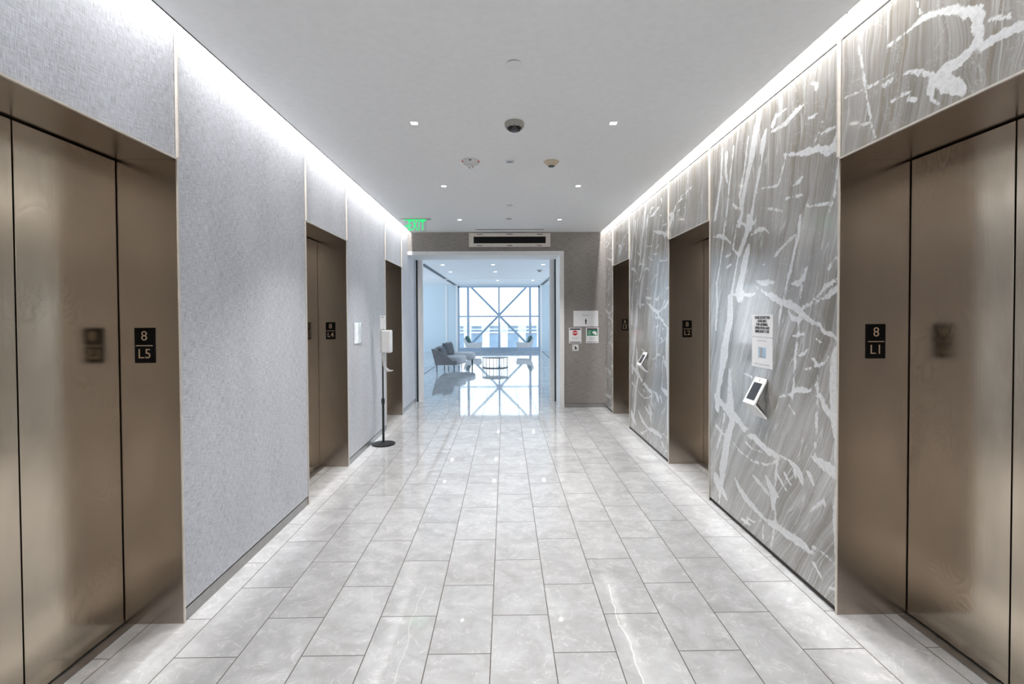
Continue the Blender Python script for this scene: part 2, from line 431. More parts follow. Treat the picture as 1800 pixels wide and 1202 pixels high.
VEINS_WALL="3.17,2.67,0.007 3.03,2.63,0.017 2.9,2.6,0.057 2.81,2.59,0.04 2.72,2.54,0.061 2.67,2.55,0.067 2.61,2.54,0.086|2.68,2.56,0.029 2.64,2.62,0.008|2.79,2.66,0.007 2.73,2.66,0.01 2.67,2.66,0.007|3.31,2.87,0.007 3.19,2.86,0.028 3.1,2.87,0.04 3.03,2.89,0.04 2.92,2.9,0.007|3.29,2.91,0.042 3.25,2.95,0.035 3.13,2.95,0.007|3.46,3.05,0.086 3.52,2.93,0.112 3.56,2.81,0.101 3.63,2.67,0.072 3.69,2.53,0.052 3.74,2.32,0.037|3.42,2.76,0.018 3.47,2.62,0.038 3.53,2.48,0.033 3.56,2.38,0.048 3.6,2.29,0.098|3.62,2.95,0.021 3.68,2.72,0.026 3.75,2.55,0.037 3.71,2.42,0.057 3.77,2.32,0.039|4.05,3.02,0.031 4.08,2.77,0.038 4.19,2.46,0.053|3.85,2.96,0.029 3.92,2.7,0.029 3.99,2.37,0.024|3.98,2.94,0.066 3.99,2.8,0.052 3.96,2.71,0.015|3.38,2.9,0.046 3.41,2.83,0.105 3.43,2.78,0.058|3.05,2.44,0.012 2.99,2.45,0.028 2.95,2.47,0.008|2.91,2.29,0.007 2.88,2.27,0.013 2.75,2.26,0.013 2.67,2.25,0.007|2.85,2.63,0.008 2.8,2.68,0.013 2.77,2.73,0.008|2.63,2.47,0.011 2.65,2.37,0.011 2.67,2.28,0.011 2.71,2.21,0.007|2.61,2.31,0.007 2.67,2.25,0.007|2.9,2.8,0.007 2.86,2.79,0.015 2.81,2.79,0.007|3.52,2.5,0.008 3.43,2.52,0.012 3.24,2.49,0.007|3.13,2.38,0.014 3.03,2.37,0.02 2.96,2.36,0.007|3.36,2.37,0.011 3.26,2.34,0.012 3.17,2.31,0.007|2.87,2.99,0.013 2.83,2.96,0.029 2.83,2.94,0.029|3.13,2.65,0.016 3.17,2.58,0.016 3.22,2.49,0.012|3.86,2.51,0.007 3.81,2.47,0.025 3.71,2.44,0.017|3.78,2.36,0.012 3.66,2.31,0.029 3.53,2.3,0.021 3.51,2.32,0.018|3.61,2.36,0.062 3.63,2.26,0.074 3.69,2.18,0.069 3.76,2.11,0.057|3.57,2.22,0.011 3.47,2.24,0.034 3.38,2.23,0.028 3.34,2.2,0.007|4.22,2.31,0.014 4.1,2.3,0.04 3.98,2.26,0.031 3.9,2.21,0.015|3.61,2.14,0.06 3.67,2.03,0.111 3.71,1.92,0.112 3.76,1.82,0.131 3.74,1.79,0.154|3.89,1.8,0.018 3.68,1.79,0.024 3.6,1.78,0.031 3.51,1.79,0.007|3.8,2.33,0.019 3.86,2.16,0.019 3.77,2.1,0.023 3.83,1.93,0.032 3.89,1.8,0.043 3.9,1.76,0.114 3.91,1.6,0.135 3.97,1.45,0.125 4.01,1.32,0.172 4.06,1.17,0.115 4.12,1,0.089 4.14,0.85,0.108|4,2.42,0.024 4.04,2.23,0.024 4.09,2.06,0.024 4.16,1.9,0.045 4.14,1.74,0.032 4.17,1.52,0.032|3.99,2.11,0.012 3.9,2.12,0.023|3.97,2.02,0.008 3.89,2.04,0.016|2.98,2.24,0.023 2.99,2.14,0.037 3.04,2.01,0.027 3.09,1.89,0.031 3.14,1.77,0.025 3.19,1.65,0.018 3.21,1.55,0.011|3.26,2.03,0.007 3.16,2.08,0.02 3.09,2.11,0.027 3.01,2.13,0.009|3.43,1.98,0.007 3.38,1.99,0.01|3.5,1.88,0.012 3.42,1.86,0.039 3.35,1.86,0.05 3.24,1.85,0.007|3.06,1.83,0.01 2.99,1.83,0.033 2.94,1.86,0.036 2.91,1.92,0.007|3.5,1.84,0.007 3.36,1.78,0.017 3.28,1.76,0.053 3.18,1.72,0.051 3.07,1.7,0.065 2.99,1.67,0.057 2.92,1.62,0.04 2.86,1.59,0.03 2.78,1.58,0.026 2.75,1.54,0.032 2.67,1.52,0.023 2.6,1.48,0.03|2.99,1.67,0.022 2.89,1.7,0.013 2.8,1.74,0.016 2.74,1.79,0.024 2.66,1.82,0.008 2.6,1.85,0.007|2.95,1.67,0.017 2.86,1.7,0.016 2.77,1.72,0.01 2.7,1.74,0.035 2.64,1.78,0.046 2.6,1.8,0.036|2.71,1.89,0.007 2.66,1.94,0.011 2.6,1.95,0.008|3.09,1.65,0.009 3.05,1.61,0.033 2.95,1.61,0.016|3.05,1.5,0.008 3,1.51,0.024 2.93,1.52,0.007|2.98,1.65,0.013 2.99,1.53,0.016 3.02,1.39,0.023 3.03,1.25,0.024 3.04,1.16,0.024 3.05,1.09,0.014|2.98,1.39,0.008 2.93,1.4,0.019 2.89,1.43,0.007|2.81,1.49,0.008 2.79,1.48,0.019 2.77,1.48,0.008|2.87,1.38,0.007 2.83,1.37,0.023 2.8,1.34,0.018 2.73,1.37,0.008 2.71,1.4,0.007|2.92,1.31,0.007 2.87,1.32,0.011 2.81,1.34,0.009|2.6,1.48,0.037 2.62,1.42,0.127 2.64,1.33,0.145 2.64,1.22,0.147 2.64,1.12,0.133|3.19,1.1,0.007 3.07,1.13,0.012 3.01,1.17,0.03 2.95,1.18,0.035 2.88,1.18,0.01 2.81,1.24,0.007|2.8,1.28,0.007 2.8,1.19,0.015 2.79,1.09,0.012|2.82,1.16,0.009 2.77,1.17,0.036 2.74,1.15,0.026|2.6,1.75,0.013 2.6,1.64,0.02 2.6,1.54,0.025|3.7,1.2,0.007 3.62,1.19,0.011 3.55,1.18,0.007|3.91,1.19,0.046 3.9,1.06,0.086 3.9,0.91,0.172|2.97,1.69,0.007 2.96,1.84,0.008 2.92,1.9,0.007|4.16,0.93,0.085 4.02,0.89,0.074 3.86,0.85,0.119 3.75,0.82,0.061 3.67,0.78,0.065 3.61,0.79,0.014|3.61,0.74,0.028 3.52,0.75,0.063 3.42,0.72,0.063 3.34,0.7,0.062 3.25,0.7,0.053 3.2,0.69,0.034|3.86,0.79,0.102 3.94,0.64,0.123 4,0.46,0.145 4.04,0.34,0.142 4.05,0.24,0.063 4.1,0.05,0.024|4,0.82,0.024 4.05,0.67,0.029 4.14,0.5,0.023|4.16,0.69,0.029 4.05,0.66,0.039 3.95,0.64,0.019|4.17,0.24,0.124 4.1,0.2,0.145 4.02,0.17,0.085 3.94,0.13,0.015|3.86,0.63,0.009 3.74,0.59,0.012 3.54,0.57,0.012 3.35,0.6,0.012 3.24,0.65,0.019 3.2,0.69,0.016|3.65,0.68,0.007 3.55,0.66,0.009 3.4,0.67,0.007|3.21,0.67,0.031 3.23,0.6,0.033 3.24,0.45,0.018 3.23,0.26,0.013 3.26,0.15,0.011 3.3,0.02,0.008|3.81,0.35,0.016 3.74,0.3,0.056 3.64,0.26,0.075 3.49,0.23,0.038 3.34,0.21,0.032 3.21,0.23,0.057 3.09,0.23,0.071 2.97,0.24,0.068 2.88,0.24,0.025|3.54,0.47,0.008 3.44,0.44,0.039 3.33,0.41,0.038|3.36,0.52,0.012 3.3,0.47,0.069 3.26,0.43,0.12 3.27,0.34,0.034|3.33,0.47,0.036 3.19,0.43,0.009|3.22,0.58,0.008 3.16,0.54,0.023 3.11,0.51,0.008|3.13,0.61,0.008 3.06,0.56,0.012|3.17,0.71,0.007 3.09,0.71,0.015 3.02,0.69,0.059 3.01,0.62,0.012|2.99,0.68,0.05 2.96,0.65,0.07 2.93,0.6,0.01|2.9,0.7,0.021 2.86,0.68,0.052 2.82,0.63,0.009|2.85,0.8,0.008 2.79,0.79,0.047 2.74,0.78,0.075 2.66,0.77,0.091 2.61,0.77,0.085|2.87,0.46,0.007 2.8,0.53,0.016 2.74,0.58,0.015 2.73,0.56,0.013|2.64,1.13,0.072 2.64,1.03,0.09 2.63,0.94,0.059 2.63,0.86,0.044 2.61,0.76,0.043 2.62,0.67,0.055 2.63,0.57,0.065 2.63,0.45,0.067 2.62,0.34,0.054 2.62,0.24,0.035|2.77,1.16,0.027 2.73,1.11,0.044 2.68,1.07,0.043|2.8,1.15,0.01 2.81,0.96,0.013 2.82,0.81,0.013|2.92,0.2,0.01 2.86,0.23,0.03 2.82,0.24,0.008|2.85,0.18,0.015 2.81,0.17,0.024 2.75,0.13,0.011|2.72,0.1,0.007 2.68,0.11,0.023 2.64,0.13,0.011|3.72,0.08,0.009 3.64,0.08,0.027 3.57,0.09,0.009|3.61,0.12,0.008 3.52,0.13,0.015 3.42,0.18,0.007|3.39,0.19,0.01 3.39,0.07,0.02|2.87,0.27,0.007 2.76,0.28,0.007 2.64,0.27,0.007|3.09,1.07,0.007 3.03,1.02,0.011"
VEINS_HEAD="2.3,2.89,0.007 2.2,2.89,0.008 2.14,2.9,0.023 2.08,2.9,0.023 2.02,2.88,0.024 1.97,2.86,0.035 1.92,2.82,0.052 1.87,2.78,0.043 1.85,2.79,0.043|1.85,2.76,0.049 1.86,2.73,0.057 1.85,2.69,0.062 1.86,2.66,0.055 1.84,2.64,0.025|1.84,2.64,0.046 1.8,2.64,0.035 1.76,2.64,0.037 1.73,2.64,0.031 1.69,2.63,0.024|1.87,2.66,0.029 1.91,2.64,0.037 1.95,2.63,0.041 1.99,2.63,0.066 2.02,2.61,0.081 1.99,2.57,0.095 1.94,2.53,0.074 1.92,2.51,0.056|2.13,2.67,0.007 2.1,2.67,0.017 2.06,2.64,0.024 2.05,2.62,0.041 2.06,2.59,0.053 2.06,2.54,0.02 2.02,2.5,0.02 2,2.48,0.008|2.59,2.78,0.007 2.47,2.76,0.008 2.35,2.75,0.007 2.26,2.75,0.007|2.33,2.72,0.007 2.25,2.72,0.009 2.17,2.71,0.013 2.1,2.68,0.008|2.5,3.04,0.009 2.46,2.87,0.012 2.44,2.76,0.01 2.4,2.57,0.01 2.37,2.49,0.008|2.47,2.59,0.008 2.41,2.58,0.01 2.37,2.63,0.008|2.28,2.62,0.007 2.22,2.63,0.007 2.17,2.62,0.007|2.18,2.59,0.007 2.15,2.58,0.008 2.14,2.57,0.007|2.14,3,0.008 2.12,2.94,0.012|1.81,2.72,0.011 1.78,2.71,0.02 1.74,2.69,0.009"
def dec(s): return [[tuple(float(x) for x in p.split(',')) for p in l.split(' ')] for l in s.split('|')]
VW, VH = dec(VEINS_WALL), dec(VEINS_HEAD)
def shift(V, dy, sy=1, y0=0, dz=0): return [[((y-y0)*sy+y0+dy, z+dz, w_) for y, z, w_ in l] for l in V]
BT = 3.092                                   # underside of the white band
ws = MB().box(XR+.55, XR+.6, YB, YP, 0, 3.42)
yr = [YB] + [v for d in RD for v in d] + [YE]
for i in range(0, len(yr), 2): ws.box(XR+.034, XR+.55, yr[i]+(.012 if i else 0), yr[i+1]-(.012 if i < len(yr)-2 else 0), 0, 3.42)
for a, b in RD: ws.box(XR+.034, XRi+.2, a, b, HD+.02, 3.42)
wall_r = struct(ws.build('wall_right', 'reveal'))
for i in range(0, len(yr), 2):
    y0, y1 = yr[i]+(.012 if i else 0), yr[i+1]-(.012 if i < len(yr)-2 else 0)
    dy = [-2.78, 0, 2.79, 5.5][i//2]
    V = shift(VW, dy) if i else []
    if i == 0:
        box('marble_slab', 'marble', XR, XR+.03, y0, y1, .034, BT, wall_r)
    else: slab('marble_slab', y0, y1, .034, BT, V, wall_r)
    struct(box('baseboard_right', 'reveal', XR+.012, XR+.033, y0, y1, 0, .032))
    box('white_band', 'white', XR, XR+.03, y0, y1, BT+.012, 3.21, wall_r)
for k, (a, b) in enumerate(RD):
    V = shift(VH, [0, 2.75, 5.5][k]) if k == 0 else shift([[(2*2.07-y, z, w_) for y, z, w_ in l] for l in VH[3:]], [0, 3.15, 5.5][k], dz=.1)
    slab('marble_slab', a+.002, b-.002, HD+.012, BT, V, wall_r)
    box('white_band', 'white', XR, XR+.03, a+.002, b-.002, BT+.012, 3.21, wall_r)
struct(box('trim_3', 'gap', XR+.016, XR+.033, YB, YE, BT+.0005, BT+.0115))

# end wall with the wide opening into the lounge
OX0, OX1, OZ = XL, 1.05, 2.80               # outer edge of the white portal frame
we = MB().box(OX1, XR+.03, YE, YP, 0, 3.42).box(XL-.25, OX1, YE, YP, OZ, 3.42)
wall_end = struct(we.build('wall_end', 'taupe'))
struct(box('baseboard_end', 'base_metal', OX1+.005, XR, YE-.012, YE-.0005, 0, .066))
struct(box('trim_4', 'reveal', OX1+.005, XR, YE-.006, YE-.0005, .0662, .0699))
fr = MB().box(XL+.002, OX1, YE-.035, YE+.7, 2.735, OZ).box(.972, OX1, YE-.035, YE+.7, 0, 2.7348)
struct(fr.build('trim_5', 'white', bevel=.003))
struct(box('wall_back', 'taupe', XL-.25, XR+.03, YB-.2, YB, 0, 3.42))
# pivot glass door at the lounge end of the passage, folded back against both sides
struct(box('door_7', 'blackm', XL+.012, XL+.045, 9.46, 9.5, .0, 2.73))
struct(box('trim_6', 'white', XL+.046, XL+.14, 9.48, 9.56, 0, 2.732))
struct(box('trim_7', 'blackm', .945, .971, 9.42, 9.46, 0, 2.733))
struct(box('trim_8', 'white', .86, .944, 9.48, 9.56, 0, 2.732))

# ------------------------------------------------------------------ elevator portals
def portal(n, side, y0, y1):
    xo, xi = (XL, XLi) if side < 0 else (XR, XRi)
    s = side
    root = struct(empty('door_%d' % n, (xo, (y0+y1)/2, 0)))
    def bx(name, mat, a, b, *r, **k): return box(name, mat, min(a, b), max(a, b), *r, parent=root, **k)
    # jamb linings (the far one faces the camera) and head lining
    bx('jamb', 'jamb', xo-s*.001, xi+s*.05, y1-.0, y1+.011, 0, HD, bevel=.001)
    bx('jamb', 'jamb', xo-s*.001, xi+s*.05, y0-.011, y0+.0, 0, HD, bevel=.001)
    bx('head_lining', 'jamb', xo-s*.001, xi+s*.05, y0-.010, y1+.010, HD+.0002, HD+.011, bevel=.001)
    # slim edge trims running floor to ceiling on both sides
    for ya, yb in ((y1+.0, y1+.011), (y0-.011, y0-.0)):
        bx('edge_trim', 'edge', xo-s*.007, xo-s*.0015, ya, yb, 0, HD+.012)
        bx('edge_trim', 'edge', xo-s*.017, xo-s*.0015, ya, yb, HD+.0122, 3.135)
    bx('edge_trim', 'edge', xo-s*.01, xo-s*.0015, y0+.001, y1-.001, HD+.001, HD+.009)
    # recessed dark track behind the leaves, two leaves meeting in the middle
    bx('track_gap', 'gap', xi+s*.03, xi+s*.05, y0, y1, 0, HD)
    mid = (y0+y1)/2
    for a, b in ((y0+.006, mid-.0035), (mid+.0035, y1-.006)):
        bx('door_leaf', 'bronze', xi, xi+s*.028, a, b, .012, HD-.008, bevel=.002)
    bx('threshold', 'base_metal', xi-s*.055, xi+s*.03, y0, y1, 0, .004)
    return root
for i, (a, b) in enumerate(LD): portal(i+1, -1, a, b)
for i, (a, b) in enumerate(RD): portal(i+4, 1, a, b)

def floor_plate(side, Y, car, where):
    x0, x1 = (-1.957, -1.853) if side < 0 else (1.944, 2.047)
    z0, z1 = 1.397, 1.583
    xc = (x0+x1)/2
    o = thing('elevator_sign', (xc, Y, z0), 'black number plate, 8 over %s, on bronze jamb %s' % (car, where), 'sign', 'elevator number plates')
    box('plate', 'black', x0, x1, Y-.006, Y-.0005, z0, z1, o, .001)
    text('floor_number', '8', .072, 'gold', o, (xc, Y-.0068, z1-.045), bold=-.0004)
    box('divider_line', 'gold', x0+.008, x1-.008, Y-.0072, Y-.0061, 1.4865, 1.491, o)
    text('elevator_number', car, .072, 'gold', o, (xc, Y-.0068, z0+.047), bold=-.0004)
    return o
floor_plate(-1, LD[0][1], 'L5', 'at the far left of the photo')
floor_plate(-1, LD[1][1], 'L4', 'left of the sanitizer stand')
floor_plate(1, RD[0][1], 'L1', 'at the near right')
floor_plate(1, RD[1][1], 'L2', 'of the middle right elevator')
floor_plate(1, RD[2][1], 'L3', 'of the farthest right elevator')

# ------------------------------------------------------------------ ceiling fixtures
def downlight(x, y, z, label, grp, power=0, sz=.05):
    o = thing('recessed_downlight', (x, y, z), label, 'ceiling light', grp)
    h = sz/2
    t = MB()
    for a in ((-h-.012, h+.012, -h-.012, -h), (-h-.012, h+.012, h, h+.012), (-h-.012, -h, -h, h), (h, h+.012, -h, h)):
        t.box(x+a[0], x+a[1], y+a[2], y+a[3], z-.003, z-.0002)
    t.build('trim_ring', 'white', o)
    box('lens', 'lamp', x-h, x+h, y-h, y+h, z-.002, z-.0004, o)
    if power:
        l = bpy.data.lights.new('downlight_beam', 'SPOT'); l.energy = power; l.spot_size = R(92); l.spot_blend = .7
        l.shadow_soft_size = .04; l.color = (1, .97, .93)
        lo = bpy.data.objects.new('downlight_beam', l); COL.objects.link(lo); lo.location = (x, y, z-.012)
        lo.parent = o; lo.matrix_parent_inverse = Matrix.Translation(-Vector((x, y, z)))
    return o
rows = [(3.845, 'nearest row'), (5.684, 'middle row'), (7.64, 'row by the exit sign')]
for y, nm in rows:
    for x, sd in ((-.70, 'left'), (.85, 'right')):
        downlight(x, y, CH, 'small square recessed ceiling light, %s, on the %s side' % (nm, sd), 'corridor downlights', DOWN)
for y in (2.0, .16, -1.7, -3.5):
    for x in (-.70, .85):
        l = bpy.data.lights.new('downlight_beam', 'SPOT'); l.energy = DOWN*(.45 if y > 1 else 1); l.spot_size = R(92); l.spot_blend = .7
        l.shadow_soft_size = .04; l.color = (1, .97, .93)
        lo = bpy.data.objects.new('downlight_beam', l); COL.objects.link(lo); lo.location = (x, y, CH-.012)

def disc(name, x, y, z, r, label, cat, mats=('white',), gap=True):
    o = thing(name, (x, y, z), label, cat)
    MB().lathe([(0, -.010), (r*.9, -.010), (r, -.007), (r, -.006), (0, -.006)], (x, y, z)).build('cover_plate', mats[0], o, smooth=True)
    MB().lathe([(0, -.006), (r*.86, -.006), (r*.86, -.0002), (0, -.0002)], (x, y, z)).build('shadow_gap', 'blackm', o)
    return o
disc('ceiling_cover_plate', .061, 2.95, CH, .048, 'round white flush cover plate nearest the camera, in front of the dome camera', 'cover plate')
disc('ceiling_cover_plate', .065, 6.68, CH, .048, 'round white flush cover plate behind the row of detectors', 'cover plate')
def sprinkler(x, y, label, dark=False):
    o = thing('ceiling_sprinkler', (x, y, CH), label, 'sprinkler')
    MB().lathe([(.026, -.004), (.034, -.010), (.044, -.008), (.046, -.0003), (.026, -.0003)], (x, y, CH)).build('escutcheon', 'greyp' if dark else 'silver', o, smooth=True)
    MB().lathe([(0, -.003), (.026, -.003), (.026, -.0004), (0, -.0004)], (x, y, CH)).build('sprinkler_head', 'screen', o)
sprinkler(.055, 4.79, 'small white ring with grey centre between the strobe and the tan smoke detector')
sprinkler(.062, 7.56, 'small grey round ceiling fitting level with the exit sign', True)

x, y = .078, 3.84
o = thing('dome_camera', (x, y, CH), 'round grey-beige dome security camera with dark glossy lens bubble on ceiling', 'camera')
MB().lathe([(0, -.0004), (.074, -.0004), (.077, -.008), (.074, -.032), (.067, -.041), (.058, -.043), (.058, -.034), (0, -.034)], (x, y, CH)).build('housing', plain('grey_beige_housing', (158, 156, 148), .5, var=2), o, smooth=True)
MB().lathe([(.058, -.039), (.054, -.051), (.042, -.063), (.02, -.070), (0, -.071)], (x, y, CH)).build('lens_bubble', plain('black_gloss_dome', (12, 12, 16), .06, var=2), o, smooth=True)
for a in (60, 90, 120, 30, 150, 210, 270, 330):
    s_ = MB(); c, q = math.cos(R(a+180)), math.sin(R(a+180))
    s_.tube([(x+c*.0655, y+q*.0655, CH-.0435), (x+c*.0655, y+q*.0655, CH-.038)], .004, 8).build('screw', 'blackm', o)

x, y = -.327, 4.77
o = thing('fire_alarm_strobe', (x, y, CH), 'white round ceiling fire alarm with chrome strobe and red lettering', 'fire alarm')
MB().lathe([(0, -.0004), (.088, -.0004), (.09, -.010), (.07, -.034), (.045, -.046), (0, -.048)], (x, y, CH)).build('body', plain('off_white_plastic', (206, 206, 206), .35, var=2), o, smooth=True)
MB().lathe([(.03, -.046), (.028, -.062), (.016, -.074), (0, -.078)], (x, y, CH)).build('strobe_lens', 'silver', o, smooth=True)
for a in (205, 270, 335):
    c, q = math.cos(R(a)), math.sin(R(a))
    t = MB().box(-.012, .012, -.003, .003, -.005, .005); o2 = t.build('sounder_slot', 'red' if a != 270 else 'blackm', None)
    o2.data.transform(Matrix.Translation((x+c*.084, y+q*.084, CH-.017)) @ Matrix.Rotation(R(a+90), 4, 'Z'))
    o2.parent = o; o2.matrix_parent_inverse = Matrix.Translation(-Vector((x, y, CH)))
x, y = .455, 4.79
o = thing('smoke_detector', (x, y, CH), 'tan stepped cone smoke detector on ceiling', 'smoke detector')
MB().lathe([(0, -.0004), (.074, -.0004), (.076, -.008), (.06, -.020), (.056, -.024), (.042, -.040), (.03, -.046)], (x, y, CH)).build('base', 'tan', o, smooth=True)
MB().lathe([(.03, -.0385), (.034, -.042), (.028, -.052), (0, -.054)], (x, y, CH)).build('sensing_chamber', 'blackm', o, smooth=True)

tag(box('slot_diffuser', 'gap', -.504, .673, 8.468, 8.492, CH-.004, CH-.0003), 'long thin black ceiling air slot above the framed panel', 'air diffuser')

# framed dark panel over the opening
x0, x1, z0, z1 = -.640, .808, 2.878, 3.122
o = thing('header_panel', (.084, YE, z0), 'wide champagne metal frame around a dark recessed panel above the lounge opening', 'wall panel')
t = MB(); b = .082; YF = YE-.03
t.prism([(x0, YF, z0), (x1, YF, z0), (x1-b, YF+.006, z0+.062), (x0+b, YF+.006, z0+.062)], (0, .022, 0))
t.prism([(x0, YF, z1), (x0+b, YF+.006, z1-.062), (x1-b, YF+.006, z1-.062), (x1, YF, z1)], (0, .022, 0))
t.prism([(x0, YF, z0), (x0+b, YF+.006, z0+.062), (x0+b, YF+.006, z1-.062), (x0, YF, z1)], (0, .022, 0))
t.prism([(x1, YF, z0), (x1, YF, z1), (x1-b, YF+.006, z1-.062), (x1-b, YF+.006, z0+.062)], (0, .022, 0))
t.build('frame', 'edge', o)
box('dark_panel', 'black', x0+b-.005, x1-b+.005, YF+.012, YE-.0005, z0+.055, z1-.055, o)
for xx in (x0+.19, (x0+x1)/2, x1-.19):
    for zz in (z0+.022, z1-.024):
        box('slot', 'reveal', xx-.05, xx+.05, YF-.0012, YF+.003, zz-.005, zz+.005, o)

# exit sign
x, y = -1.372, 7.55
o = thing('exit_sign', (x, y, CH), 'green lit EXIT sign with left arrow on clear panel hanging from ceiling', 'exit sign')
box('canopy', 'silver', x-.24, x+.24, y-.03, y+.03, CH-.016, CH-.0003, o, .003)
box('acrylic_panel', 'acrylic', x-.178, x+.178, y-.003, y+.003, CH-.205, CH-.016, o)
box('light_strip', 'exit', x-.172, x+.172, y-.008, y-.0035, CH-.026, CH-.0165, o)
text('lettering', 'EXIT', .215, 'exit', o, (x+.02, y-.005, CH-.112), width=.25, bold=.0022, gap=1.15)
MB().prism([(x-.155, y-.0052, CH-.112), (x-.12, y-.0052, CH-.085), (x-.12, y-.0052, CH-.139)], (0, .002, 0)).build('arrow', 'exit', o)

# ------------------------------------------------------------------ signs and devices on the right marble slab
x = XR
o = thing('notice_sheet', (x, 3.41, 1.485), 'white notice in bold black capitals about these elevators, upper sheet above the tablet', 'sign')
box('sheet', 'paper', x-.004, x-.0005, 3.275, 3.548, 1.482, 1.637, o)
text('bold_text', 'THESE ELEVATORS\nAVAILABLE\nFOR NORMAL\nOPERATION AND\nEMERGENCY USE', .0265, 'ink', o, (x-.0048, 3.408, 1.568), 'right', width=.205, bold=.0006)
o = thing('notice_sheet', (x, 3.41, 1.266), 'white printed sheet with small pale blue picture, directly under the bold capitals notice', 'sign')
box('sheet', 'paper', x-.004, x-.0005, 3.275, 3.548, 1.266, 1.476, o)
box('picture', 'blue', x-.0048, x-.0041, 3.355, 3.455, 1.335, 1.41, o)
box('picture_bar', 'grey_ink', x-.0056, x-.0049, 3.40, 3.43, 1.338, 1.407, o)
text('heading', 'INFORMATION', .012, 'grey_ink', o, (x-.0048, 3.41, 1.455), 'right', width=.12)
text('small_print', 'Please keep your distance while riding', .009, 'grey_ink', o, (x-.0048, 3.41, 1.29), 'right', width=.19)

def tablet(ya, yb, zt, zb, label):
    """wedge shaped wall kiosk: folded white plate, screen on its upper face, metal body behind"""
    o = thing('wall_tablet', (XR, (ya+yb)/2, zb), label, 'tablet', 'touch screen kiosks on the marble')
    zm = zb+(zt-zb)*.36; d = .098; X = XR
    top = Vector((X-.006, 0, zt)); out = Vector((X-d, 0, zm)); bot = Vector((X-.004, 0, zb))
    ins = .012
    n1 = Vector((-(zt-zm), 0, -(d))).normalized()     # outward normal of upper face
    prof = [top, out, bot, bot+Vector((-.0, 0, .016)), out+Vector((.014, 0, .003)), top+Vector((0, 0, -.022))]
    MB().prism([(p.x, ya, p.z) for p in prof], (0, yb-ya, 0)).build('folded_plate', 'plastic', o, .002)
    # screen on upper sloping face
    u = (out-top); L = u.length; u.normalize(); nrm = Vector((-u.z, 0, u.x)); nrm = nrm if nrm.x < 0 else -nrm
    def q(s_, e): p = top+u*(L*s_)+nrm*e; return p
    ps = [q(.2, -.001), q(.84, -.001), q(.84, .0012), q(.2, .0012)]
    MB().prism([(p.x, ya+.025, p.z) for p in ps], (0, yb-ya-.05, 0)).build('touch_screen', 'screen', o)
    ps = [q(.07, -.001), q(.13, -.001), q(.13, .002), q(.07, .002)]
    ym = (ya+yb)/2
    MB().prism([(p.x, ym-.008, p.z) for p in ps], (0, .016, 0)).build('camera_dot', 'grey_ink', o)
    pb = [(X-.001, ya+.018, zt-.035), (X-.062, ya+.018, zm+.015), (X-.052, ya+.018, zm-.0), (X-.001, ya+.018, zb+.024)]
    MB().prism(pb, (0, yb-ya-.036, 0)).build('metal_body', 'silver', o)
    return o
tablet(3.335, 3.495, 1.195, .913, 'white wedge shaped touch screen kiosk on marble below the two notice sheets')
tablet(6.17, 6.34, 1.172, .915, 'white wedge shaped touch screen kiosk on the farther marble slab')

# signs on the end wall
Y = YE
o = thing('wall_sign', (1.44, Y, 1.449), 'wide white sign with small heading and black upward arrow, largest of the end wall signs', 'sign')
box('sheet', 'paper', 1.22, 1.664, Y-.005, Y-.0005, 1.452, 1.736, o)
text('heading', 'Restrooms', .038, 'grey_ink', o, (1.442, Y-.0058, 1.655), width=.10)
MB().prism([(1.428, Y-.0058, 1.50), (1.456, Y-.0058, 1.50), (1.451, Y-.0058, 1.545), (1.462, Y-.0058, 1.545), (1.442, Y-.0058, 1.60), (1.422, Y-.0058, 1.545), (1.433, Y-.0058, 1.545)], (0, .0008, 0)).build('arrow', 'ink', o)
o = thing('wall_sign', (1.25, Y, 1.154), 'white sheet with red octagonal stop symbol and black bars under the large sign', 'sign')
box('sheet', 'paper', 1.138, 1.362, Y-.005, Y-.0005, 1.154, 1.431, o)
box('top_bar', 'ink', 1.155, 1.345, Y-.0058, Y-.0051, 1.392, 1.418, o)
box('bottom_bar', 'ink', 1.155, 1.345, Y-.0058, Y-.0051, 1.166, 1.18, o)
MB().prism([(1.247+.048*math.cos(R(22.5+45*k)), Y-.0058, 1.338+.048*math.sin(R(22.5+45*k))) for k in range(8)], (0, .0007, 0)).build('stop_symbol', 'red', o)
text('stop_word', 'STOP', .036, 'paper', o, (1.247, Y-.0064, 1.338), width=.075, bold=.001)
text('small_print', 'DO NOT ENTER\nif you are unwell', .02, 'grey_ink', o, (1.247, Y-.0058, 1.238), width=.12)
o = thing('wall_sign', (1.556, Y, 1.16), 'white sheet with green and maroon picture, right of the stop sheet', 'sign')
box('sheet', 'paper', 1.444, 1.669, Y-.005, Y-.0005, 1.157, 1.434, o)
box('maroon_bar', 'maroon', 1.462, 1.651, Y-.0058, Y-.0051, 1.400, 1.420, o)
box('green_picture', 'green', 1.462, 1.651, Y-.0058, Y-.0051, 1.288, 1.3995, o)
MB().prism([(1.56+a, Y-.0065, 1.345+b_) for a, b_ in ((-.01, 0), (.03, -.035), (.075, -.05), (.082, -.02), (.06, .018), (.02, .03))], (0, .0006, 0)).build('hand_shape', 'paper', o)
text('caption', 'WASH\nYOUR\nHANDS', .03, 'paper', o, (1.505, Y-.0063, 1.343), width=.06)
text('small_print', 'Clean hands help keep\neveryone in the\nbuilding healthy', .016, 'grey_ink', o, (1.556, Y-.0058, 1.235), width=.13)
box('bottom_bar', 'ink', 1.462, 1.651, Y-.0058, Y-.0051, 1.172, 1.18, o)
o = thing('wall_sign', (1.254, Y, 1.011), 'smallest square white plate with a black symbol below the stop sheet', 'sign')
box('plate', 'plastic', 1.198, 1.31, Y-.008, Y-.0005, 1.014, 1.132, o, .002)
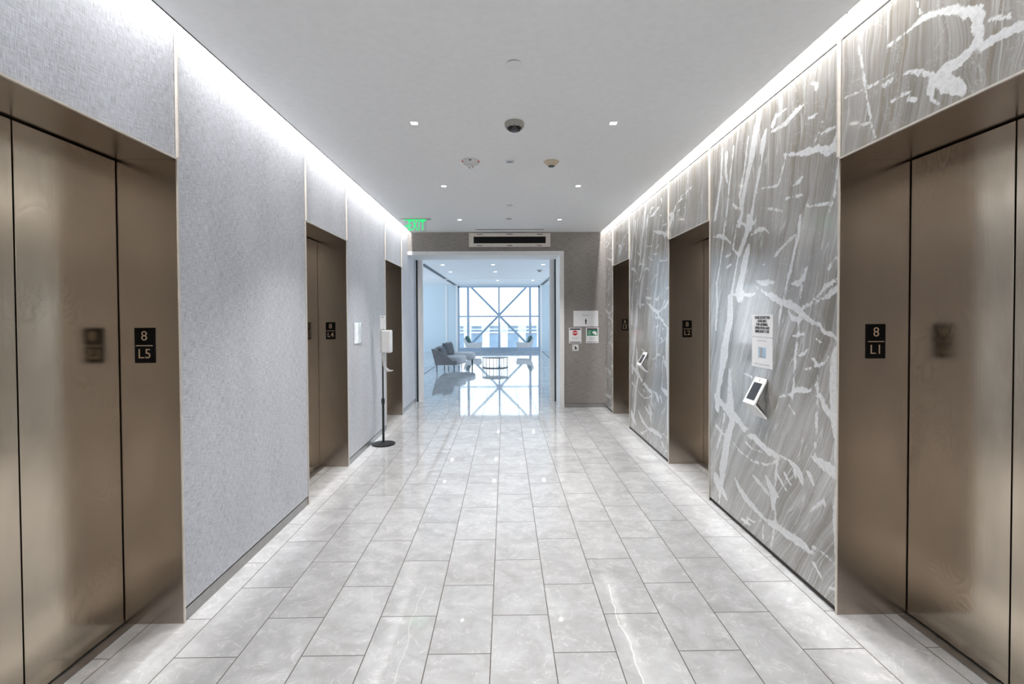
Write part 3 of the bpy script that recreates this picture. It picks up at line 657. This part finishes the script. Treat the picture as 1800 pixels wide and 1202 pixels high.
MB().prism([(1.254+a, Y-.0088, 1.073+b_) for a, b_ in ((-.012, -.035), (.02, -.03), (.026, 0), (.008, .012), (.0, .038), (-.018, .02), (-.01, .0))], (0, .0007, 0)).build('symbol', 'ink', o)
for a in (-.04, .04):
    for b_ in (-.044, .044): box('corner_mark', 'ink', 1.254+a-.008, 1.254+a+.008, Y-.0088, Y-.0081, 1.073+b_-.004, 1.073+b_+.004, o)

# framed notice on the left wall, curled and glossy
o = thing('notice_holder', (XL, 5.75, 1.335), 'glossy clear notice holder with white sheet on left wall beside elevator L4', 'sign')
pts = []
for k in range(9):
    yy = 5.615+.28*k/8; pts.append((XL+.004+.012*math.sin(math.pi*k/8)**2+(.006 if k % 2 else 0), yy))
t = MB()
for zz0, zz1 in ((1.335, 1.575),):
    a = [t.b.verts.new((px_, py_, zz0)) for px_, py_ in pts]; c = [t.b.verts.new((px_, py_, zz1)) for px_, py_ in pts]
    a2 = [t.b.verts.new((px_-.002, py_, zz0)) for px_, py_ in pts]; c2 = [t.b.verts.new((px_-.002, py_, zz1)) for px_, py_ in pts]
    for i in range(8):
        t.b.faces.new((a[i], a[i+1], c[i+1], c[i])); t.b.faces.new((a2[i], c2[i], c2[i+1], a2[i+1]))
        t.b.faces.new((a[i], a2[i], a2[i+1], a[i+1])); t.b.faces.new((c[i], c[i+1], c2[i+1], c2[i]))
    t.b.faces.new((a[0], c[0], c2[0], a2[0])); t.b.faces.new((a[8], a2[8], c2[8], c[8]))
t.build('sheet', plain('glossy_white_sheet', (226, 228, 232), .12, var=12, sc=9), o, smooth=True)
box('holder', 'silver', XL+.0004, XL+.0018, 5.60, 5.91, 1.325, 1.585, o)

# ------------------------------------------------------------------ sanitizer stand
x, y = -1.575, 6.30
o = thing('sanitizer_stand', (x, y, 0), 'hand sanitizer dispenser stand on black pole and round base by left wall', 'hand sanitizer')
MB().lathe([(0, .0), (.142, 0), (.150, .006), (.148, .016), (.05, .024), (.03, .034), (0, .034)], (x, y, 0), 40).build('base', 'blackm', o, smooth=True)
MB().tube([(x, y, .02), (x, y, .56)], .015, 16).build('pole', 'blackm', o, smooth=True)
MB().lathe([(.016, 0), (.021, .01), (.022, .05), (.017, .075), (.016, .075)], (x, y, .52), 16).build('height_collar', 'blackm', o, smooth=True)
MB().tube([(x, y, .56), (x, y, 1.16)], .0105, 16).build('upper_pole', 'blackm', o, smooth=True)
box('backplate', 'greyp', x-.012, x+.03, y-.014, y+.014, 1.12, 1.64, o, .003)
MB().box(x+.0, x+.115, y-.065, y+.065, 1.18, 1.47).build('dispenser', 'plastic', o, .016, seg=4)
box('dispenser_side', 'greyp', x-.018, x+.012, y-.055, y+.055, 1.185, 1.47, o, .004)
box('sign_card', 'paper', x-.016, x+.036, y-.05, y+.03, 1.482, 1.655, o, .002)
box('card_text', 'grey_ink', x-.006, x+.028, y-.0512, y-.0495, 1.63, 1.64, o)
pr = [(x+.0, 1.175), (x+.03, 1.175), (x+.028, 1.05), (x+.04, .985), (x+.08, .955), (x+.125, .953), (x+.125, .945), (x+.07, .938), (x+.03, .965), (x+.012, 1.02)]
MB().prism([(a, y-.05, b_) for a, b_ in pr], (0, .10, 0)).build('drip_tray', 'greyp', o, .004)

# ------------------------------------------------------------------ lounge shell
LX0, LX1 = -7.0, 6.0
struct(box('ceiling', 'ceiling', LX0, LX1, YP, YLF+.3, 3.14, 3.5))
struct(MB().box(LX0, XL-.6, YP-.2, YP, 0, 3.14).box(XR+.6, LX1, YP-.2, YP, 0, 3.14).build('wall_front', 'bluewall'))
WX0, WX1, WZ0, WZ1 = -2.21, 1.614, .04, 3.075
struct(MB().box(LX0, WX0, YLF, YLF+.3, 0, 3.14).box(WX1, LX1, YLF, YLF+.3, 0, 3.14).box(WX0, WX1, YLF, YLF+.3, WZ1, 3.14).box(WX0, WX1, YLF, YLF+.3, 0, WZ0).build('wall_window', 'bluewall'))
for xx, nm in ((LX0, 'wall_lounge_left'), (LX1, 'wall_lounge_right')):
    s_ = -1 if xx < 0 else 1
    a, b = (xx-.2, xx) if xx < 0 else (xx, xx+.2)
    struct(MB().box(a, b, YP-.2, 10.4, 0, 3.14).box(a, b, 22.4, YLF+.3, 0, 3.14).box(a, b, 10.4, 22.4, 0, .4).box(a, b, 10.4, 22.4, 3.0, 3.14).build(nm, 'bluewall'))  # long side openings, added out of view to let more daylight into the lounge
# main window
o = struct(empty('window_1', (-.3, YLF, 0)))
t = MB()
def bar(t, xa, za, xb, zb, w_, y0=YLF+.02, y1=YLF+.1):
    d = Vector((xb-xa, 0, zb-za)).normalized(); n_ = Vector((-d.z, 0, d.x))*w_/2
    t.prism([(xa+n_.x, y0, za+n_.z), (xb+n_.x, y0, zb+n_.z), (xb-n_.x, y0, zb-n_.z), (xa-n_.x, y0, za-n_.z)], (0, y1-y0, 0)); return t
for a in ((WX0+.035, 0.04, WX0+.035, WZ1, .07), (WX1-.035, .04, WX1-.035, WZ1, .07), (WX0, WZ1-.035, WX1, WZ1-.035, .07)):
    bar(t, *a, YLF-.02, YLF+.12)
t.build('window_frame', 'steelblue', o)
box('sill_beam', 'steelblue', WX0, WX1, YLF-.03, YLF+.12, .04, .205, o)
for a in (-1.745, 1.165): bar(MB(), a, .2, a, 3.05, .11, YLF+.02, YLF+.14).build('mullion', 'steelblue', o)
bar(MB(), -.295, .2, -.295, 3.05, .085, YLF+.025, YLF+.135).build('mullion', 'steelblue', o)
bar(MB(), WX0+.05, 1.655, WX1-.05, 1.655, .075, YLF+.035, YLF+.1).build('transom', 'steelblue', o)
bar(MB(), -1.60, 3.03, .98, .40, .10, YLF+.2, YLF+.3).build('cross_brace', 'steelblue', o)
bar(MB(), .99, 3.03, -1.58, .40, .10, YLF+.21, YLF+.29).build('cross_brace', 'steelblue', o)
box('window_pane', 'glass', WX0+.05, WX1-.05, YLF+.05, YLF+.058, .2, 3.03, o)

# dark ceiling channels, thin floor strips, white band across the ceiling, panel joints of the window wall
for i, xx in enumerate((-2.34, 1.73)):
    struct(box('trim_%d' % (9+i), 'blackm', xx-.06, xx+.06, 13.9, YLF-.01, 3.128, 3.1395))
    struct(box('trim_%d' % (11+i), 'reveal', xx-.012, xx+.012, 13.9, YLF-.01, .0003, .003))
struct(box('trim_13', 'white', LX0+.01, LX1-.01, 19.26, 19.34, 3.105, 3.1395))
for i, xx in enumerate((-2.76, 2.14)):
    struct(box('trim_%d' % (14+i), 'white', xx-.04, xx+.04, YLF-.03, YLF-.0005, .0005, 3.1))
for i, xx in enumerate((WX0-.06, WX1+.06)):
    struct(box('trim_%d' % (16+i), 'white', xx-.05, xx+.05, YLF-.04, YLF-.0005, .0005, 3.1))
for (xx, yy, nm) in ((-1.80, 14.2, 'front row, left'), (-.35, 14.2, 'front row, middle'), (1.10, 14.2, 'front row, right'), (-1.82, 16.4, 'second row, left'), (-.33, 16.4, 'second row, middle'), (-.32, 20.3, 'by the window, middle'), (1.15, 20.3, 'by the window, right')):
    downlight(xx, yy, 3.14, 'tiny recessed light in the lounge ceiling, %s' % nm, 'lounge downlights', 0, .09)
o = thing('smoke_detector', (1.11, 15.8, 3.14), 'small grey smoke detector on the lounge ceiling near the right glass', 'smoke detector')
MB().lathe([(0, -.0004), (.10, -.0004), (.10, -.015), (.07, -.04), (0, -.045)], (1.11, 15.8, 3.14)).build('base', 'greyp', o, smooth=True)
MB().lathe([(.05, -.0445), (.045, -.06), (0, -.065)], (1.11, 15.8, 3.14)).build('sensing_chamber', 'blackm', o, smooth=True)

# ------------------------------------------------------------------ furniture
def loft(name, secs, mat, parent, sub=2):
    """closed rounded cushion: list of rings, each a list of points"""
    t = MB(); rings = [[t.b.verts.new(p) for p in s_] for s_ in secs]; k = len(secs[0])
    for a, b_ in zip(rings, rings[1:]):
        for i in range(k): t.b.faces.new((a[i], a[(i+1) % k], b_[(i+1) % k], b_[i]))
    t.b.faces.new(rings[0][::-1]); t.b.faces.new(rings[-1])
    return t.build(name, mat, parent, sub=sub)
def pillow(cx, cy, cz, w_, h_, d_, rz, tilt, mat, label, rx_=0):
    t = MB(); N = 10
    P = {}
    for sgn in (1, -1):
        for i in range(N+1):
            for j in range(N+1):
                a, b_ = 2*i/N-1, 2*j/N-1
                th = d_/2*((1-a**4)*(1-b_**4))**.55
                pinch = 1-.07*(1-abs(a))*(b_**2)-.07*(1-abs(b_))*(a**2)
                edge = abs(a) == 1 or abs(b_) == 1
                key = (i, j, 0 if edge else sgn)
                if key not in P: P[key] = t.b.verts.new((a*w_/2*pinch, sgn*th if not edge else 0, b_*h_/2*pinch))
        for i in range(N):
            for j in range(N):
                q = []
                for ii, jj in ((i, j), (i+1, j), (i+1, j+1), (i, j+1)):
                    e = ii in (0, N) or jj in (0, N); q.append(P[(ii, jj, 0 if e else sgn)])
                try: t.b.faces.new(q if sgn < 0 else q[::-1])
                except ValueError: pass
    o = t.build('throw_pillow', mat, None, smooth=True)
    o.data.transform(Matrix.Rotation(R(rz), 4, 'Z') @ Matrix.Rotation(R(tilt), 4, 'X') @ Matrix.Rotation(R(rx_), 4, 'Y'))
    o.location = (cx, cy, cz)
    return tag(o, label, 'pillow', 'pillows on the lounge seats')

# sofa: near end shows the sloping arm panel, the seat bows outward, a chaise follows behind
so = thing('curved_sofa', (-1.8, 14.5, 0), 'long grey curved sofa with dark legs against the left glass of the lounge', 'sofa')
def arm_sec(y, dx_=0):
    return [(-2.20+dx_, y, .70), (-2.13+dx_, y, .69), (-1.95+dx_, y, .61), (-1.74+dx_, y, .49), (-1.62+dx_, y, .39), (-1.58+dx_, y, .335), (-1.44+dx_, y, .33), (-1.44+dx_, y, .215), (-2.08+dx_, y, .215)]
t = MB().prism(arm_sec(14.50), (0, .07, 0)); t.build('side_panel', 'sofa', so, .015, seg=3)
ys_ = [14.57, 15.1, 15.7, 16.3, 16.9]; off = [0, -.03, -.04, -.02, .04]
secs = []
for yy, dd in zip(ys_, off):
    secs.append([(-2.20+dd, yy, .70), (-2.10+dd, yy, .71), (-2.0+dd, yy, .40), (-1.98+dd, yy, .215), (-2.08+dd, yy, .215)])
loft('backrest', secs, 'sofa', so, 1)
def seat_ring(z, inset):
    front = [(-1.45, 14.60), (-1.28, 14.72), (-1.20, 15.0), (-1.22, 15.35), (-1.30, 15.7)]
    back = [(-1.96, 15.7), (-1.99, 15.1), (-1.95, 14.60)]
    c = Vector((-1.6, 15.1))
    return [(c.x+(a-c.x)*(1-inset), c.y+(b_-c.y)*(1-inset), z) for a, b_ in front+back]
loft('seat_cushion', [seat_ring(.215, .04), seat_ring(.24, 0), seat_ring(.42, 0), seat_ring(.455, .06)], 'seat', so, 2)
def ch_ring(z, inset):
    pts = [(-1.30, 15.72), (-1.02, 15.95), (-.98, 16.35), (-1.06, 16.8), (-1.4, 16.95), (-1.92, 16.9), (-1.98, 16.3), (-1.96, 15.72)]
    c = Vector((-1.5, 16.3))
    return [(c.x+(a-c.x)*(1-inset), c.y+(b_-c.y)*(1-inset), z) for a, b_ in pts]
loft('chaise_cushion', [ch_ring(.24, .05), ch_ring(.26, 0), ch_ring(.43, 0), ch_ring(.465, .06)], 'seat', so, 2)
for a, b_ in ((-2.04, 14.56), (-1.53, 14.56), (-1.34, 14.86), (-1.88, 15.1), (-1.09, 16.2), (-1.15, 16.75), (-1.95, 16.8)):
    MB().tube([(a, b_, 0), (a, b_, .245)], [.011, .016], 10).build('leg', 'blackm', so, smooth=True)
pillow(-1.93, 15.0, .56, .42, .34, .15, 68, -18, 'pillow', 'small dark grey pillow lying low against the sofa back, nearest the arm')
pillow(-1.80, 15.45, .62, .50, .42, .18, 60, -14, 'pillow', 'large dark grey pillow standing upright in the middle of the sofa')
pillow(-1.80, 15.85, .63, .48, .42, .18, 75, -14, 'sofa', 'lighter grey pillow behind the large dark one on the sofa')

def armchair(cx, cy, s, label):
    """s = +1: back on the left, opening to the right"""
    o = thing('lounge_armchair', (cx, cy, 0), label, 'armchair', 'armchairs by the lounge window')
    def X(v): return cx+s*v
    # shell profile along x, lofted in y : back high at -.40, low front at +.40
    outer = [(-.40, .70), (-.37, .56), (-.30, .33), (-.24, .27), (.30, .25), (.36, .30), (.40, .47)]
    inner = [(.36, .49), (.1, .46), (-.16, .44), (-.24, .50), (-.33, .72)]
    t = MB()
    for ya, yb in ((-.36, -.30), (.30, .36)):
        t = MB().prism([(X(a), cy+ya, b_) for a, b_ in outer+[(.36, .49), (.05, .47), (-.2, .50), (-.34, .71)]], (0, yb-ya, 0)); t.build('side', 'chair', o, .012, seg=3)
    secs = []
    for yy in (-.30, -.1, .1, .30): secs.append([(X(a), cy+yy, b_) for a, b_ in ((-.40, .70), (-.30, .33), (-.22, .29), (-.18, .44), (-.33, .72))])
    loft('backrest', secs, 'chair', o, 1)
    c = [(-.2, -.29), (.36, -.29), (.36, .29), (-.2, .29)]
    loft('seat_cushion', [[(X(a*.96), cy+b_*.96, .27) for a, b_ in c], [(X(a), cy+b_, .29) for a, b_ in c], [(X(a), cy+b_, .45) for a, b_ in c], [(X(a*.93), cy+b_*.93, .48) for a, b_ in c]], 'chair', o, 2)
    for a in (-.30, .36):
        for b_ in (-.30, .30):
            MB().tube([(X(a), cy+b_, 0), (X(a*.95), cy+b_*.95, .265)], [.006, .009], 8).build('leg', 'greyp', o, smooth=True)
armchair(-1.46, 22.0, 1, 'pale grey low armchair by the window on the left')
armchair(.87, 22.0, -1, 'pale grey low armchair by the window on the right')
pillow(-1.66, 21.95, .62, .40, .38, .14, 78, -22, 'teal', 'teal pillow leaning on the left armchair')
pillow(1.07, 21.95, .62, .40, .38, .14, -78, -22, 'teal', 'teal pillow leaning on the right armchair')

cx, cy, rr = -.335, 15.87, .43
o = thing('coffee_table', (cx, cy, 0), 'round coffee table with thin wire legs in the middle of the lounge', 'table')
MB().lathe([(0, .342), (rr-.01, .342), (rr, .337), (rr, .322), (rr-.01, .318), (0, .318)], (cx, cy, 0), 64).build('tabletop', plain('grey_brown_table_edge', (120, 108, 100), .3), o, smooth=True)
t = MB(); ring = [(cx+(rr-.02)*math.cos(2*math.pi*k/48), cy+(rr-.02)*math.sin(2*math.pi*k/48), .008) for k in range(49)]
t.tube(ring, .0075, 8).build('base_ring', 'sofa', o, smooth=True)
MB().lathe([(0, .020), (rr-.03, .020), (rr-.03, .028), (0, .028)], (cx, cy, 0), 48).build('lower_shelf', 'glass', o)
for k in range(10):
    a = 2*math.pi*(k+.3)/10
    MB().tube([(cx+(rr-.02)*math.cos(a), cy+(rr-.02)*math.sin(a), .01), (cx+(rr-.02)*math.cos(a), cy+(rr-.02)*math.sin(a), .32)], .009, 8).build('leg', plain('grey_brown_wire', (104, 94, 90), .5, 0) if k == 0 else bpy.data.materials['grey_brown_wire'], o, smooth=True)

# ------------------------------------------------------------------ building across the street, seen through the window
b = thing('office_building', (0, 70, -20), 'pale stone building with tall paned windows across the street', 'building')
YBD = 70
box('facade', 'stone', -22, 22, YBD, YBD+10, -20, .72, b)
box('cornice', 'stone', -22.2, 22.2, YBD-.5, YBD-.001, .42, .8, b)
box('cornice', 'stone', -22.2, 22.2, YBD-.3, YBD-.001, -.64, -.46, b)
box('cornice', 'stone', -22.2, 22.2, YBD-.3, YBD-.001, -6.9, -6.5, b)
k = 0
for i in range(-5, 6):
    X0 = -1.5+i*2.6
    if abs(X0) > 13: continue
    for (za, zb, wid) in ((-4.6, -.68, 1.55), (-.02, .3, 1.4), (-.42, -.2, 1.4), (-10.5, -7.4, 1.55)):
        p = box('window', 'winglass', X0-wid/2, X0+wid/2, YBD-.05, YBD-.001, za, zb, b)
        t = MB()
        nx = 3; nz = 6 if zb-za > 1.5 else 1
        for q in range(nx+1):
            xx = X0-wid/2+wid*q/nx; t.box(xx-.085, xx+.085, YBD-.13, YBD-.0505, za, zb)
        for q in range(nz+1):
            zz = za+(zb-za)*q/nz; t.box(X0-wid/2, X0+wid/2, YBD-.12, YBD-.0505, zz-.075, zz+.075)
        t.build('glazing_bars', 'stone', p)
